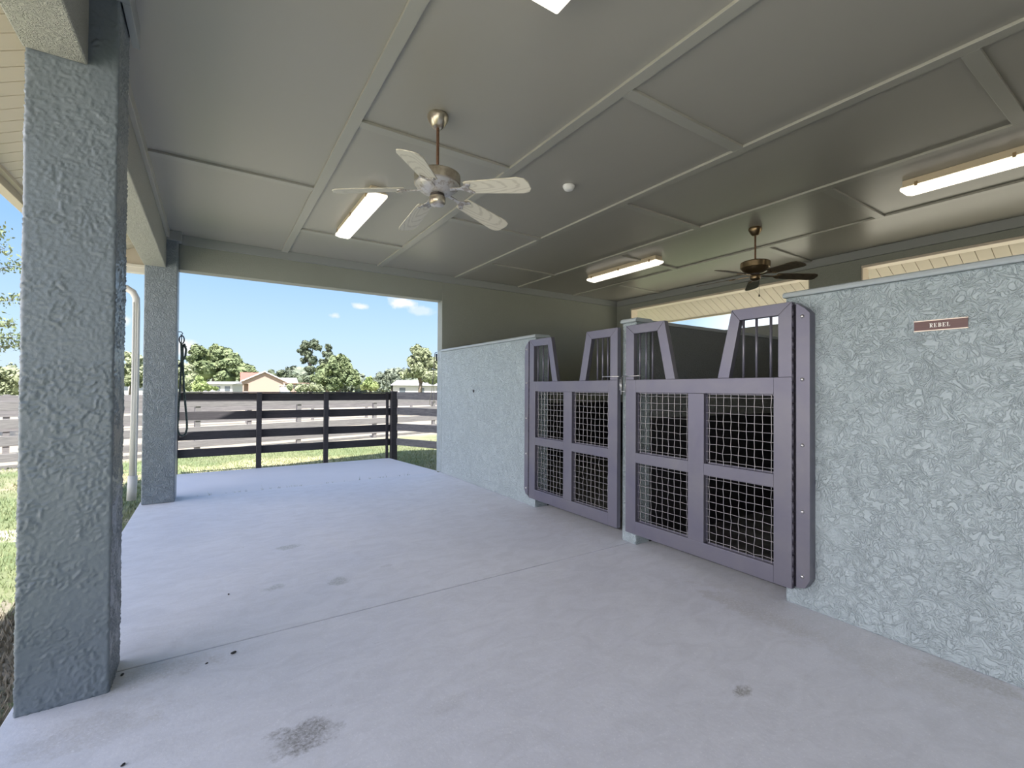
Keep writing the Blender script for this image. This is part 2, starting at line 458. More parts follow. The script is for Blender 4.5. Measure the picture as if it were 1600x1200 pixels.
M_COLR = mat('stucco_paint_shaded', (.20, .235, .26), .3)  # same paint as the far column, darkened for the near face's shade
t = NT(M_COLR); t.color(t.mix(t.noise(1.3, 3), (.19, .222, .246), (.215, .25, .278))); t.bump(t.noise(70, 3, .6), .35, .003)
c1 = relief_column(-.738, -.407, 2.977, 3.298, 0, ZC, .0062, .0048, 'stucco_column', M_COLR)
tag(c1, 'near blue grey textured stucco column, largest, at the left edge of the slab', 'column')
c2 = MB().box(-.74, -.395, 7.45, 7.82, 0, ZC - .0).build('stucco_column', M_COL, bevel=.014)
tag(c2, 'far blue grey stucco column at the corner beside the view of the fence', 'column')

# ------------------------------------------------------------------ back wall
struct(MB().box(-.395, 3.45, YB, YB + .2, 3.08, ZC).build('wall_back', M_UPPER, bevel=.008))
struct(MB().prism([(3.45, 2.2), (3.45, ZC), (XR + .2, ZC), (XR + .2, 0), (3.66, 0), (3.66, 2.2)], 'y', YB, YB + .2).build('wall_back', M_UPPER, bevel=.006))
# right outer wall with two high openings
mb = MB()
mb.box(XR, XR + .2, YN, YB, -.1, 2.61)
mb.box(XR, XR + .2, YN, YB, 3.32, ZC)
mb.box(XR, XR + .2, 7.21, YB, 2.61, 3.32).box(XR, XR + .2, 2.825, 3.51, 2.61, 3.32).box(XR, XR + .2, YN, -1.4, 2.61, 3.32)
struct(mb.build('wall_right', M_UPPER))
# pale reveals lining the openings
mb = MB()
for a, b in ((3.51, 7.21), (-1.4, 2.825)):
    mb.box(XR + .012, XR + .21, a, b, 3.285, 3.32)
    mb.box(XR + .012, XR + .21, b - .02, b, 2.61, 3.285)
    mb.box(XR + .012, XR + .21, a, a + .02, 2.61, 3.285)
trim(mb, M_VINYL)
# wall behind the camera
struct(MB().box(-.74, XR + .2, YN, YN + .2, 0, ZC).build('wall_behind', M_UPPER))

# ------------------------------------------------------------------ stall walls (2.2 m high)
XW = 3.45; TH = .20; ZW = 2.165
def stallwall(name, y0, y1, capx=True):
    o = struct(MB().box(XW, XW + TH, y0, y1, 0, ZW).build(name, M_WALL, bevel=.01))
    c = MB().prism([(XW - .018, ZW), (XW - .026, ZW + .012), (XW - .018, ZW + .032), (XW, ZW + .04), (XW + TH, ZW + .04), (XW + TH + .02, ZW + .03), (XW + TH + .02, ZW)], 'y', y0 - .012, y1 + .012)
    cc = c.build('wall_cap', M_CAP, o, bevel=.004)
    return o
stallwall('wall_stall_near', YN + .2, 1.70)
stallwall('wall_stall_middle', 3.09, 3.27)
stallwall('wall_stall_far', 4.75, YB)
struct(MB().box(XW, XW + TH, YB + .002, YB + .2, 0, 2.198).build('wall_stall_end', M_WALL, bevel=.01))
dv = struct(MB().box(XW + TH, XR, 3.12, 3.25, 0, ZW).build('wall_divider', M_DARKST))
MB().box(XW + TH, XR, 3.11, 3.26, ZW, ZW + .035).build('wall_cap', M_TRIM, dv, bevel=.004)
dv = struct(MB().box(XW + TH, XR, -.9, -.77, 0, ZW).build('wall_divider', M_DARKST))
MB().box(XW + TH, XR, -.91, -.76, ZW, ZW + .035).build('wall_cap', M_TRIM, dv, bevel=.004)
# black kickboards lining the stalls
trim(MB().box(XR - .03, XR, 3.26, YB, 0, 1.22).box(XR - .03, XR, -.76, 3.11, 0, 1.22), M_KICK)
trim(MB().box(XW + TH, XR - .03, YB - .03, YB, 0, 1.22).box(XW + TH, XR - .03, 3.25, 3.28, 0, 1.22), M_KICK)
trim(MB().box(XW + TH, XR - .03, 3.09, 3.12, 0, 1.22).box(XW + TH, XR - .03, -.77, -.74, 0, 1.22), M_KICK)
trim(MB().box(XW + TH, XW + TH + .02, 3.28, 4.75 - 1.48, 0, 1.22).box(XW + TH, XW + TH + .02, 4.75, YB - .03, 0, 2.1).box(XW + TH, XW + TH + .02, -.74, 1.70, 0, 2.1), M_KICK)

# ------------------------------------------------------------------ floors
def slab(name, x0, x1, y0, y1, z0=-.16, z1=0, m=M_CONC):
    return struct(MB().box(x0, x1, y0, y1, z0, z1).build(name, m, bevel=.003))
slab('floor', -.765, XR + .2, YN, 3.169, m=M_CONC)
slab('floor', -.765, XR + .2, 3.180, 7.672, m=M_CONC)
struct(MB().prism([(-.60, 7.684), (3.42, 7.684), (3.47, 7.85), (3.22, 9.80), (-.60, 9.80)], 'z', -.16, -.004).build('floor', M_CONCP, bevel=.006))
struct(MB().box(-.7, 7.9, 3.16, 3.19, -.16, -.012).box(-.7, 3.4, 7.66, 7.70, -.16, -.014).build('floor_joint', M_DARK))
struct(MB().box(3.68, XR - .03, 3.28, YB - .03, 0, .012).box(3.68, XR - .03, -.74, 3.09, 0, .012).build('floor_stall', M_RUBBER))
# a few dark pebbles on the slab
for (x, y, s, lab) in [(.118, 3.042, .011, 'largest dark pebble lying near the floor joint'), (-.008, 3.007, .006, 'small dark pebble lying nearer the column than the largest one'),
                       (.116, 3.923, .007, 'small dark crumb on the slab beyond the floor joint'), (-.279, 2.378, .007, 'dark crumb at the bottom left edge of the floor'),
                       (-.375, 3.12, .009, 'dark crumb beside the foot of the near column')]:
    mb = MB(); bmesh.ops.create_icosphere(mb.bm, subdivisions=2, radius=s)
    for v in mb.bm.verts: v.co = Vector((v.co.x * (1.3 + random.random() * .2), v.co.y * .8, v.co.z * .5 + s * .45)) * (1 + random.uniform(-.12, .12))
    o = mb.build('pebble', M_DARK); o.location = (x, y, 0); o.rotation_euler = (0, 0, random.random() * 3); tag(o, lab, 'pebble')

# ------------------------------------------------------------------ ground
gd = MB(); N = 1
gd.quad((-250, -120, -.13), (300, -120, -.13), (300, 320, -.13), (-250, 320, -.13))
struct(gd.build('ground', M_GROUND, recalc=False))

def grass(name, areas, m, h, label):
    bm = bmesh.new()
    for (x0, x1, y0, y1, n) in areas:
        for _ in range(n):
            x, y = random.uniform(x0, x1), random.uniform(y0, y1)
            a = random.random() * 6.28; w = .004 + random.random() * .006; hh = h * (.5 + random.random())
            dx, dy = math.cos(a) * w, math.sin(a) * w
            lx, ly = random.uniform(-.5, .5) * hh, random.uniform(-.5, .5) * hh
            v = [bm.verts.new((x - dx, y - dy, -.135)), bm.verts.new((x + dx, y + dy, -.135)), bm.verts.new((x + lx, y + ly, -.13 + hh))]
            bm.faces.new(v)
    me = bpy.data.meshes.new(name); bm.to_mesh(me); bm.free(); me.materials.append(m)
    o = bpy.data.objects.new(name, me); COL.objects.link(o)
    tag(o, label, 'grass', kind='stuff'); return o
grass('lawn_grass', [(-.6, 8, 9.85, 13.6, 26000), (-3.6, -.80, 4.6, 9.5, 16000), (-5, -.6, 9.5, 13, 6000), (3.6, 7, 7.95, 9.85, 4000)], M_GRASS, .038, 'short green lawn grass around the slab and behind the fence')
grass('dry_grass', [(-2.0, -.80, 1.5, 4.7, 9000)], M_STRAW, .05, 'dry straw-coloured grass at the foot of the near column')
# weeds in the joint before the pad
bm = bmesh.new()
for _ in range(34):
    x = random.uniform(-.2, 3.0); n = random.randint(2, 6)
    for k in range(n):
        a = random.random() * 6.28; hh = random.uniform(.01, .035) if random.random() > .08 else .07
        px_, py_ = x + random.uniform(-.015, .015), 7.678
        bm.faces.new([bm.verts.new((px_ - .002, py_, -.012)), bm.verts.new((px_ + .002, py_, -.012)), bm.verts.new((px_ + math.cos(a) * hh * .5, py_ + math.sin(a) * hh * .4, hh))])
me = bpy.data.meshes.new('joint_weeds'); bm.to_mesh(me); bm.free(); me.materials.append(M_GRASS)
o = bpy.data.objects.new('joint_weeds', me); COL.objects.link(o); tag(o, 'thin weeds growing in the joint between the floor and the outer pad', 'weeds', kind='stuff')

# ------------------------------------------------------------------ gates
XF, XBk = 3.37, 3.42
def woven(y0, y1, z0, z1, ny, nz, x, seed):
    rnd = random.Random(seed)
    mb = MB()
    def pos(i, n, a, b): return a + (b - a) * (i + .5) / n
    off = {}
    for i in range(ny):
        for j in range(nz):
            off[i, j] = (rnd.gauss(0, .0016), rnd.gauss(0, .0016))
    for _ in range(1):
        i, j = rnd.randrange(ny), rnd.randrange(nz); off[i, j] = (.008, -.006)
    for i in range(ny):
        y = pos(i, ny, y0, y1)
        pts = [(x, y, z0)] + [(x + .003 * (-1) ** (i + j), y + off[i, j][0], pos(j, nz, z0, z1) + off[i, j][1]) for j in range(nz)] + [(x, y, z1)]
        mb.tube(pts, .0024, 5, cap=False)
    for j in range(nz):
        z = pos(j, nz, z0, z1)
        pts = [(x, y0, z)] + [(x - .003 * (-1) ** (i + j), pos(i, ny, y0, y1) + off[i, j][0], z + off[i, j][1]) for i in range(ny)] + [(x, y1, z)]
        mb.tube(pts, .0024, 5, cap=False)
    return mb

def gate(latch_y, hinge_y, label, plate_w, seed, opening):
    s = 1 if hinge_y > latch_y else -1
    W = abs(hinge_y - latch_y)
    g = empty('stall_gate', (XF, latch_y, 0), 0, label=label, cat='gate', group='stall gates')
    # local: v along the gate from latch to hinge (0..W)
    def Y(v): return s * v
    F = MB(); d0, d1 = 0, .05
    def bx(v0, v1, z0, z1, x0=d0, x1=d1):
        a, b = sorted((Y(v0), Y(v1))); F.box(x0, x1, a, b, z0, z1)
    h1a, h1b, h2a, h2b = .125, .70 * W / 1.535, .85 * W / 1.535, W - .125
    zt = 1.597
    bx(0, h1a, .13, zt); bx(h2b, W, .13, zt)
    bx(h1b, h2a, .255, 1.475)
    bx(h1a, h2b, .13, .255)
    bx(h1a, h1b, .81, .905); bx(h2a, h2b, .81, .905)
    bx(h1a, h2b, 1.475, zt)
    # towers: latch side 0..452 top, 0..565 base
    def pr(pts):
        F.prism([(Y(a), b) for a, b in pts], 'x', d0, d1)
    t1, b1 = .452, .567
    Z1 = 2.122
    pr([(0, zt), (.10, zt), (.10, Z1 - .085), (0, Z1)])
    pr([(0, Z1), (.10, Z1 - .085), (.374, Z1 - .085), (t1, Z1)])
    pr([(t1, Z1), (.374, Z1 - .085), (.468, zt), (b1, zt)])
    t2, b2 = W - .443, W - .561
    pr([(W, zt), (W - .093, zt), (W - .093, Z1 - .085), (W, Z1)])
    pr([(W, Z1), (W - .093, Z1 - .085), (W - .378, Z1 - .085), (t2, Z1)])
    pr([(t2, Z1), (W - .378, Z1 - .085), (W - .466, zt), (b2, zt)])
    F.build('frame', M_GATE, g, bevel=.003)
    for v, zt2 in ((.155, Z1 - .08), (.230, Z1 - .08), (.305, Z1 - .08), (W - .36, Z1 - .08), (W - .26, Z1 - .08), (W - .155, Z1 - .08)):
        MB().tube([(.025, Y(v), zt), (.025, Y(v), zt2)], .0095, 10).build('bar', M_GATE, g)
    k = 0
    for (a, b) in ((h1a, h1b), (h2a, h2b)):
        for (z0, z1) in ((.255, .81), (.905, 1.475)):
            k += 1
            y0, y1 = sorted((Y(a), Y(b)))
            woven(y0, y1, z0, z1, 9, 9, .032, seed + k).build('wire_mesh', M_MESH, g)
    # fine retaining angle round every mesh panel
    A = MB()
    for (a, b) in ((h1a, h1b), (h2a, h2b)):
        y0, y1 = sorted((Y(a), Y(b)))
        for (z0, z1) in ((.255, .81), (.905, 1.475)):
            A.box(.038, .050, y0, y1, z0, z0 + .01).box(.038, .050, y0, y1, z1 - .01, z1)
            A.box(.038, .050, y0, y0 + .01, z0, z1).box(.038, .050, y1 - .01, y1, z0, z1)
    A.build('mesh_retainer', M_GATE, g)
    # piano hinge
    H = MB(); z = .14
    while z < 2.10:
        e = min(z + .075, 2.11)
        H.tube([(.004, Y(W + .006), z + .002), (.004, Y(W + .006), e - .002)], .0075, 10)
        z = e
    H.build('hinge', M_HINGE_GAP, g)
    a_, b_ = sorted((Y(W - .004), Y(W + .034)))
    MB().box(.022, .030, a_, b_, .15, 2.10).build('gap_shade_strip', M_HINGE_GAP, g)  # dark strip filling the gap, standing in for its shadow
    # hinge channel bolted to the wall
    w = plate_w
    P = MB(); v0, v1 = W + .026, W + .022 + w
    pts = [(Y(v0), .15), (Y(v1 - .03), .165), (Y(v1), .225), (Y(v1), 2.03), (Y(v1 - .03), 2.065), (Y(v0), 2.11)]
    P.prism(pts, 'x', .002, .080)
    p = P.build('hinge_channel', M_GATE, g, bevel=.003)
    for z in (2.03, 1.579, 1.130, .679, .231):
        MB().lathe([(0, .012), (.006, .011), (.011, .007), (.013, 0), (.013, -.004)], (0, 0, 0), 16).build('bolt', M_STEEL, p)
        b = p.children[-1] if p.children else None
        bb = [o for o in COL.objects if o.parent == p][-1]
        bb.rotation_euler = (0, -math.pi / 2, 0); bb.location = (.002, Y(v0 + w * .45), z if z > .3 and z < 2.0 else (z + .01 if z < .3 else z - .02))
        bb['label'] = 'dome headed steel bolt'
    # latch rod
    L = MB().tube([(-.012, Y(.185), 1.634), (-.012, Y(-.035), 1.632)], .0055, 8)
    L.tube([(-.012, Y(.19), 1.634), (-.012, Y(.178), 1.634)], .009, 8)
    L.tube([(0, Y(.05), 1.633), (-.014, Y(.05), 1.633)], .006, 8)
    L.build('latch_rod', M_STEEL, g)['label'] = 'bright steel latch rod'
    return g
g2 = gate(3.150, 1.620, 'right hand grey purple steel stall gate beside the brown name plate wall', .092, 10, None)
g1 = gate(3.262, 4.775, 'left hand grey purple steel stall gate next to the far stucco wall', .085, 30, None)
# meeting latch on right gate: vertical drop pin in brackets
L = MB().tube([(-.02, .042, 1.625), (-.02, .042, 1.455)], .006, 8)
L.build('latch_pin', M_STEEL, g2)
B_ = MB().tube([(-.02, .042, 1.485), (-.02, -.005, 1.485)], .004, 8).tube([(-.02, .042, 1.60), (-.02, .062, 1.60)], .0035, 8).tube([(-.02, .060, 1.60), (-.02, .060, 1.50)], .0035, 8).tube([(-.02, .062, 1.50), (-.02, .042, 1.50)], .0035, 8)
B_.tube([(-.002, .005, 1.63), (-.002, .005, 1.46)], .003, 6)
B_.build('latch_bracket', M_STEEL, g2)

# name plate
S = empty('name_plate', (XW - .001, .860, 1.88), 0, label='small brown name plate with white letters REBEL on the near stucco wall', cat='sign')
MB().box(-.006, 0, -.114, .115, -.026, .026).build('plate', M_SIGN, S)
MB().box(-.010, 0, -.116, .116, .026, .031).box(-.010, 0, -.116, .116, -.031, -.026).build('holder', M_SIGNF, S)
def letters():
    mb = MB(); h = .024; w = .0140; st = .0046; se = .0018; gap = .0045
    x = -.0505 + .0455 - .0405
    # u runs to the right for a reader facing +x  ->  y = -u
    def bxu(u0, u1, z0, z1): mb.box(-.0075, -.0055, -u1, -u0, z0, z1)
    def bar(pts): mb.prism([(-a, b) for a, b in pts], 'x', -.0075, -.0055)
    u = -.046
    z0 = -h / 2
    for ch in 'REBEL':
        bxu(u + .002, u + .002 + st, z0, z0 + h)
        bxu(u, u + .002 + st + .0015, z0, z0 + se); bxu(u, u + .002 + st + .0015, z0 + h - se, z0 + h)
        r = u + w; i = u + .002 + st
        if ch in 'EL':
            bxu(i, r, z0, z0 + se); bxu(r - se, r, z0, z0 + .0075)
        if ch == 'E':
            bxu(i, r, z0 + h - se, z0 + h); bxu(r - se, r, z0 + h - .0070, z0 + h)
            bxu(i, r - .004, z0 + h / 2 - se / 2, z0 + h / 2 + se / 2); bxu(r - .0055, r - .004, z0 + h / 2 - .003, z0 + h / 2 + .003)
        if ch in 'RB':
            bxu(i, r - .004, z0 + h - se, z0 + h); bxu(i, r - .004, z0 + h / 2 - se / 2, z0 + h / 2 + se / 2)
            bar([(r - .004, z0 + h), (r - .001, z0 + h - .002), (r - .0001, z0 + h - .005), (r - .001, z0 + h / 2 + .001), (r - .004, z0 + h / 2 - .0009), (r - .0045, z0 + h / 2 + .003), (r - .004, z0 + h - .003)])
        if ch == 'B':
            bxu(i, r - .004, z0, z0 + se)
            bar([(r - .004, z0), (r - .001, z0 + .002), (r + .0005, z0 + .006), (r - .001, z0 + h / 2 - .001), (r - .004, z0 + h / 2 + .0009), (r - .0045, z0 + h / 2 - .003), (r - .004, z0 + .003)])
        if ch == 'R':
            bar([(r - .008, z0 + h / 2), (r - .004, z0 + h / 2), (r + .0012, z0), (r - .0032, z0)])
            bxu(r - .004, r + .002, z0, z0 + se)
        u += w + gap
    return mb
letters().build('lettering', M_SIGNW, S)

# small bracket left on the far stucco wall
mb = MB().box(-.012, 0, -.020, .040, .012, .020).box(-.016, 0, -.022, -.004, -.022, .012).box(-.010, 0, -.004, .012, -.010, .004)
o = mb.build('wall_bracket', M_SNAP); o.location = (XW, 6.41, 1.467); tag(o, 'tiny dark metal bracket on the far stucco wall left of the gates', 'bracket')

# ------------------------------------------------------------------ ceiling fans
def fan(cx, cy, th0, zb, rb, droop, dz, label, metal, bladem, rodm, hubm, chain, grp='ceiling fans'):
    f = empty('ceiling_fan', (cx, cy, ZC), 0, label=label, cat='ceiling fan', group=grp)
    MB().lathe([(0, 0), (.070, 0), (.078, -.012), (.078, -.030), (.062, -.060), (.045, -.088), (.032, -.098), (.014, -.100), (0, -.1)], (0, 0, 0), 36).build('canopy', metal, f)
    MB().lathe([(0, -.09), (.011, -.09), (.011, -.375 - dz), (.018, -.38 - dz), (.018, -.40 - dz), (0, -.40 - dz)], (0, 0, 0), 16).build('downrod', rodm, f)
    zt = -.385 - dz
    MB().lathe([(0, zt + .006), (.03, zt + .006), (.10, zt), (.155, zt - .016), (.160, zt - .018)], (0, 0, 0), 56).lathe([(.160, zt - .018), (.169, zt - .024), (.171, zt - .030)], (0, 0, 0), 56).lathe([(.171, zt - .030), (.171, zt - .092)], (0, 0, 0), 56).lathe([(.171, zt - .092), (.160, zt - .099)], (0, 0, 0), 56).build('motor_housing', metal, f)
    MB().lathe([(.163, zt - .098), (.155, zt - .115), (.125, zt - .140), (.085, zt - .158), (.06, zt - .162), (0, zt - .163)], (0, 0, 0), 48).build('flywheel_cover', M_PEEL if hubm is M_PEEL else metal, f)
    MB().lathe([(.05, zt - .155), (.055, zt - .185), (.0, zt - .187)], (0, 0, 0), 24).build('hub', M_HUBDK, f)
    MB().lathe([(0, zt - .18), (.052, zt - .18), (.060, zt - .188), (.060, zt - .228), (.045, zt - .246), (.018, zt - .254), (0, zt - .254)], (0, 0, 0), 28).build('switch_housing', metal, f)
    if hubm is M_PEEL:
        MB().lathe([(.050, zt - .2445), (.030, zt - .254), (0, zt - .2565)], (0, 0, 0), 28).build('switch_cap', M_PEEL, f)
    pitch = R(13)
    for k in range(5):
        a = R(th0 + 72 * k)
        # blade local: x along the radius, y across
        mb = MB()
        r0, r1 = .245, rb
        out = [(r0, -.058), (r0 + .02, -.068), (r1 - .07, -.086), (r1 - .020, -.070), (r1, -.036), (r1, .036), (r1 - .020, .070), (r1 - .07, .086), (r0 + .02, .068), (r0, .058)]
        mb.prism(out, 'z', -.0035, .0035)
        b = mb.build('blade', bladem, f, bevel=.0015)
        b.rotation_euler = Euler((-pitch, R(droop), a), 'XYZ'); b.location = (0, 0, zb - ZC)
        ir = MB()
        ir.prism([(.075, -.014), (.20, -.012), (.235, -.030), (.27, -.058), (.300, -.050), (.288, -.030), (.272, -.012), (.268, 0), (.272, .012), (.288, .030), (.300, .050), (.27, .058), (.235, .030), (.20, .012), (.075, .014)], 'z', -.013, -.0045)
        ir.lathe([(0, -.016), (.006, -.016), (.006, -.012)], (.262, .038, 0), 8).lathe([(0, -.016), (.006, -.016), (.006, -.012)], (.262, -.038, 0), 8)
        ir.build('blade_iron', metal if hubm is not M_PEEL else M_PEEL, b, bevel=.002)
    if chain:
        MB().tube([(.05, -.02, zt - .23), (.052, -.021, zt - .31), (.052, -.021, zt - .42)], .0018, 6).lathe([(0, .0), (.006, -.004), (.009, -.018), (.006, -.034), (0, -.036)], (.052, -.021, zt - .415), 12).build('pull_chain', M_HUBDK, f)
    return f
fan(1.388, 3.169, 16, 2.990, .74, 7.5, .045, 'large near ceiling fan with pale whitewashed wood grain blades and rusty downrod', M_NICKEL, M_BLADE, M_RUST, M_PEEL, False)
fan(5.675, 3.160, 33, 2.945, .72, 3, .03, 'smaller far ceiling fan with dark brown blades above the stall gates', M_BRONZE, M_BLADE2, M_RUST, None, True)

# ------------------------------------------------------------------ fluorescent fixtures
def fixture(cx, cy, label, L=1.52):
    f = empty('ceiling_light', (cx, cy, ZC), 0, label=label, cat='ceiling light', group='fluorescent ceiling lights')
    w = .088
    MB().box(-w + .012, w - .012, -L / 2 + .012, L / 2 - .012, -.062, 0).box(-w, w, -L / 2, L / 2, -.070, -.058).build('housing', M_HOUS, f, bevel=.004)
    # lens: tapered tub
    mb = MB(); z0, z1 = -.070, -.128
    a = [(-w - .004, -L / 2 - .004), (w + .004, -L / 2 - .004), (w + .004, L / 2 + .004), (-w - .004, L / 2 + .004)]
    b = [(-w + .035, -L / 2 + .05), (w - .035, -L / 2 + .05), (w - .035, L / 2 - .05), (-w + .035, L / 2 - .05)]
    A = [mb.bm.verts.new((*p, z0)) for p in a]; A2 = [mb.bm.verts.new((p[0], p[1], z0 - .028)) for p in a]; B = [mb.bm.verts.new((*p, z1)) for p in b]
    for P, Q in ((A, A2), (A2, B)):
        for i in range(4): mb.bm.faces.new((P[i], P[(i + 1) % 4], Q[(i + 1) % 4], Q[i]))
    mb.bm.faces.new(B); mb.bm.faces.new(A[::-1])
    mb.build('diffuser', M_LENS, f, bevel=.006)
    for sx in (-1, 1):
        for yy in (-L / 2 + .12, 0, L / 2 - .12):
            MB().box(sx * (w + .006) - .005, sx * (w + .006) + .005, yy - .011, yy + .011, -.084, -.045).build('clip', M_CLIP, f)
    return f
fixture(1.385, 5.38, 'lit fluorescent ceiling light just left of the near fan')
fixture(1.385, 1.10, 'lit fluorescent ceiling light cut off by the top edge of the picture')
fixture(5.66, 5.38, 'lit fluorescent ceiling light high above the stall gates left of the far fan')
fixture(5.66, .92, 'lit fluorescent ceiling light above the name plate wall at right')

sd_ = empty('smoke_detector', (2.965, 3.54, ZC), 0, label='round white smoke detector on the ceiling right of the near fan', cat='smoke detector')
MB().lathe([(0, 0), (.058, 0), (.060, -.006), (.058, -.020), (0, -.02)], (0, 0, 0), 32).build('base', M_WHITE, sd_)
MB().lathe([(.050, -.018), (.052, -.030), (.040, -.046), (.020, -.052), (0, -.053)], (0, 0, 0), 32).build('cover', M_WHITE, sd_)

# ------------------------------------------------------------------ lead ropes
def rope(pts, r, m, name, label):
    root = empty(name, pts[0], 0, label=label, cat='rope')
    return root
r1 = empty('lead_rope', (-.395, 7.80, 0), 0, label='dark green lead rope hanging doubled in a long loop beside the far column', cat='rope')
MB().tube([(0, 0, 2.26), (.03, .01, 2.26), (.045, .015, 2.24), (.035, .015, 2.22), (.02, .01, 2.225)], .006, 8).lathe([(0, 0), (.018, 0), (.018, .004), (0, .004)], (.0, .0, 2.255), 12).build('hook', M_SNAP, r1)
ring = [(.035 + .028 * math.cos(a), .02, 2.155 + .055 * math.sin(a)) for a in [i * math.pi / 8 for i in range(17)]]
MB().tube(ring, .008, 8).build('snap', M_SNAP, r1)
MB().tube([(.035, .02, 2.22), (.030, .02, 2.10)], .006, 8).tube([(.02, .02, 2.10), (.09, .03, 2.06)], .006, 8).build('snap_swivel', M_SNAP, r1)
loop = [(.030, .02, 2.11), (.035, .03, 1.95), (.030, .03, 1.7), (.018, .03, 1.4), (.006, .03, 1.15), (.000, .03, 1.0), (.004, .03, .90), (.025, .03, .84), (.058, .03, .825), (.090, .03, .85), (.107, .03, .92), (.105, .03, 1.02), (.090, .03, 1.2), (.066, .03, 1.5), (.052, .03, 1.8), (.045, .03, 2.02), (.050, .03, 2.08)]
MB().tube(loop, .013, 8).tube([(.062, .03, 2.10), (.085, .03, 2.02), (.078, .03, 1.93), (.050, .03, 1.87), (.020, .03, 1.82), (-.0, .03, 1.78)], .013, 8).build('rope', M_ROPE, r1)
r2 = empty('lead_rope', (3.44, 7.83, 0), 0, label='thin pale lead rope hanging at the right jamb of the far opening', cat='rope')
MB().tube([(.01, 0, 2.17), (-.02, .015, 2.16), (-.025, .015, 2.13)], .006, 8).box(-.012, .012, -.008, .01, 2.0, 2.14).build('hook', M_SNAP, r2)
MB().tube([(-.02, .03, 2.14), (-.035, .04, 1.95), (-.055, .04, 1.65), (-.075, .04, 1.42), (-.110, .04, 1.27), (-.105, .04, 1.20), (-.065, .04, 1.18), (-.03, .04, 1.23), (-.025, .04, 1.35), (-.035, .04, 1.6), (-.03, .04, 1.9), (-.015, .03, 2.13)], .006, 8).build('rope', M_ROPE2, r2)
MB().tube([(-.055, .04, 1.68), (-.058, .04, 1.58)], .010, 8).build('snap', M_SNAP, r2)

# ------------------------------------------------------------------ black board fence
fe = empty('board_fence', (0, 9.87, 0), 0, label='nearest dark board fence with four rails just beyond the outer pad', cat='fence')
def post(x, y, w=.10, zt=1.43, p=None, m=M_FENCE, z0=-.13, rz_=0):
    o = MB().box(-w / 2, w / 2, -w / 2, w / 2, z0, zt).build('post', m, p, bevel=.004)
    o.location = (x, y - (p.location.y if p else 0), 0); o.rotation_euler = (0, 0, rz_); return o
for x in (-.53, .745, 1.935): post(x, 9.86, .085, 1.40, fe)
post(3.335, 9.86, .13, 1.44, fe)
post(3.20, 9.90, .05, 1.40, fe)
zr = [(1.245, 1.395), (.915, 1.065), (.56, .71), (.255, .40)]
for z0, z1 in zr:
    o = MB().box(-.62, 3.27, -.019, .019, z0, z1).build('rail', M_FENCE, fe, bevel=.004); o.location = (0, .065, 0)
o = MB().box(-.62, 3.36, -.05, .07, 1.398, 1.420).build('cap_rail', M_FENCE, fe, bevel=.003); o.location = (0, .02, 0)
fr = empty('board_fence', (3.335, 9.87, 0), math.atan2(-1.9, .92), label='short weathered board fence section joining the corner post to the building', cat='fence')
for z0, z1 in [(1.265, 1.42), (.93, 1.085), (.59, .74), (.27, .415)]:
    MB().box(.11, 2.1, -.02, .02, z0, z1).build('rail', M_FENCEW, fr, bevel=.004)

# second and third fences across the land
def long_fence(p0, p1, label, m, n, zr, zt, z0=-.13, side=-1):
    d = Vector((p1[0] - p0[0], p1[1] - p0[1], 0)); Lg = d.length
    g = empty('board_fence', (p0[0], p0[1], 0), math.atan2(d.y, d.x), label=label, cat='fence', group='fences across the paddock lane')
    for i in range(n + 1):
        x = Lg * i / n
        MB().box(x - .055, x + .055, -.055, .055, z0, zt).build('post', m, g, bevel=.004)
        if i < n:
            pass
    for a, b in zr:
        MB().box(0, Lg, side * .055 - .02, side * .055 + .02, a, b).build('rail', m, g, bevel=.004)
    return g
long_fence((-9.9, 10.95), (16.5, 18.8), 'second board fence along the near side of the sandy lane', M_FENCEG, 11, [(1.02, 1.20), (.67, .85), (.34, .52), (.02, .18)], 1.2)
long_fence((-14, 12.4), (26, 24.3), 'third board fence along the far side of the sandy lane', M_FENCEG, 16, [(1.12, 1.28), (.78, .94), (.44, .60), (.10, .26)], 1.3)
long_fence((-22, 17), (48, 38.0), 'farthest board fence across the paddock before the house', M_FENCEG, 24, [(1.0, 1.14), (.62, .76), (.24, .38)], 1.2)

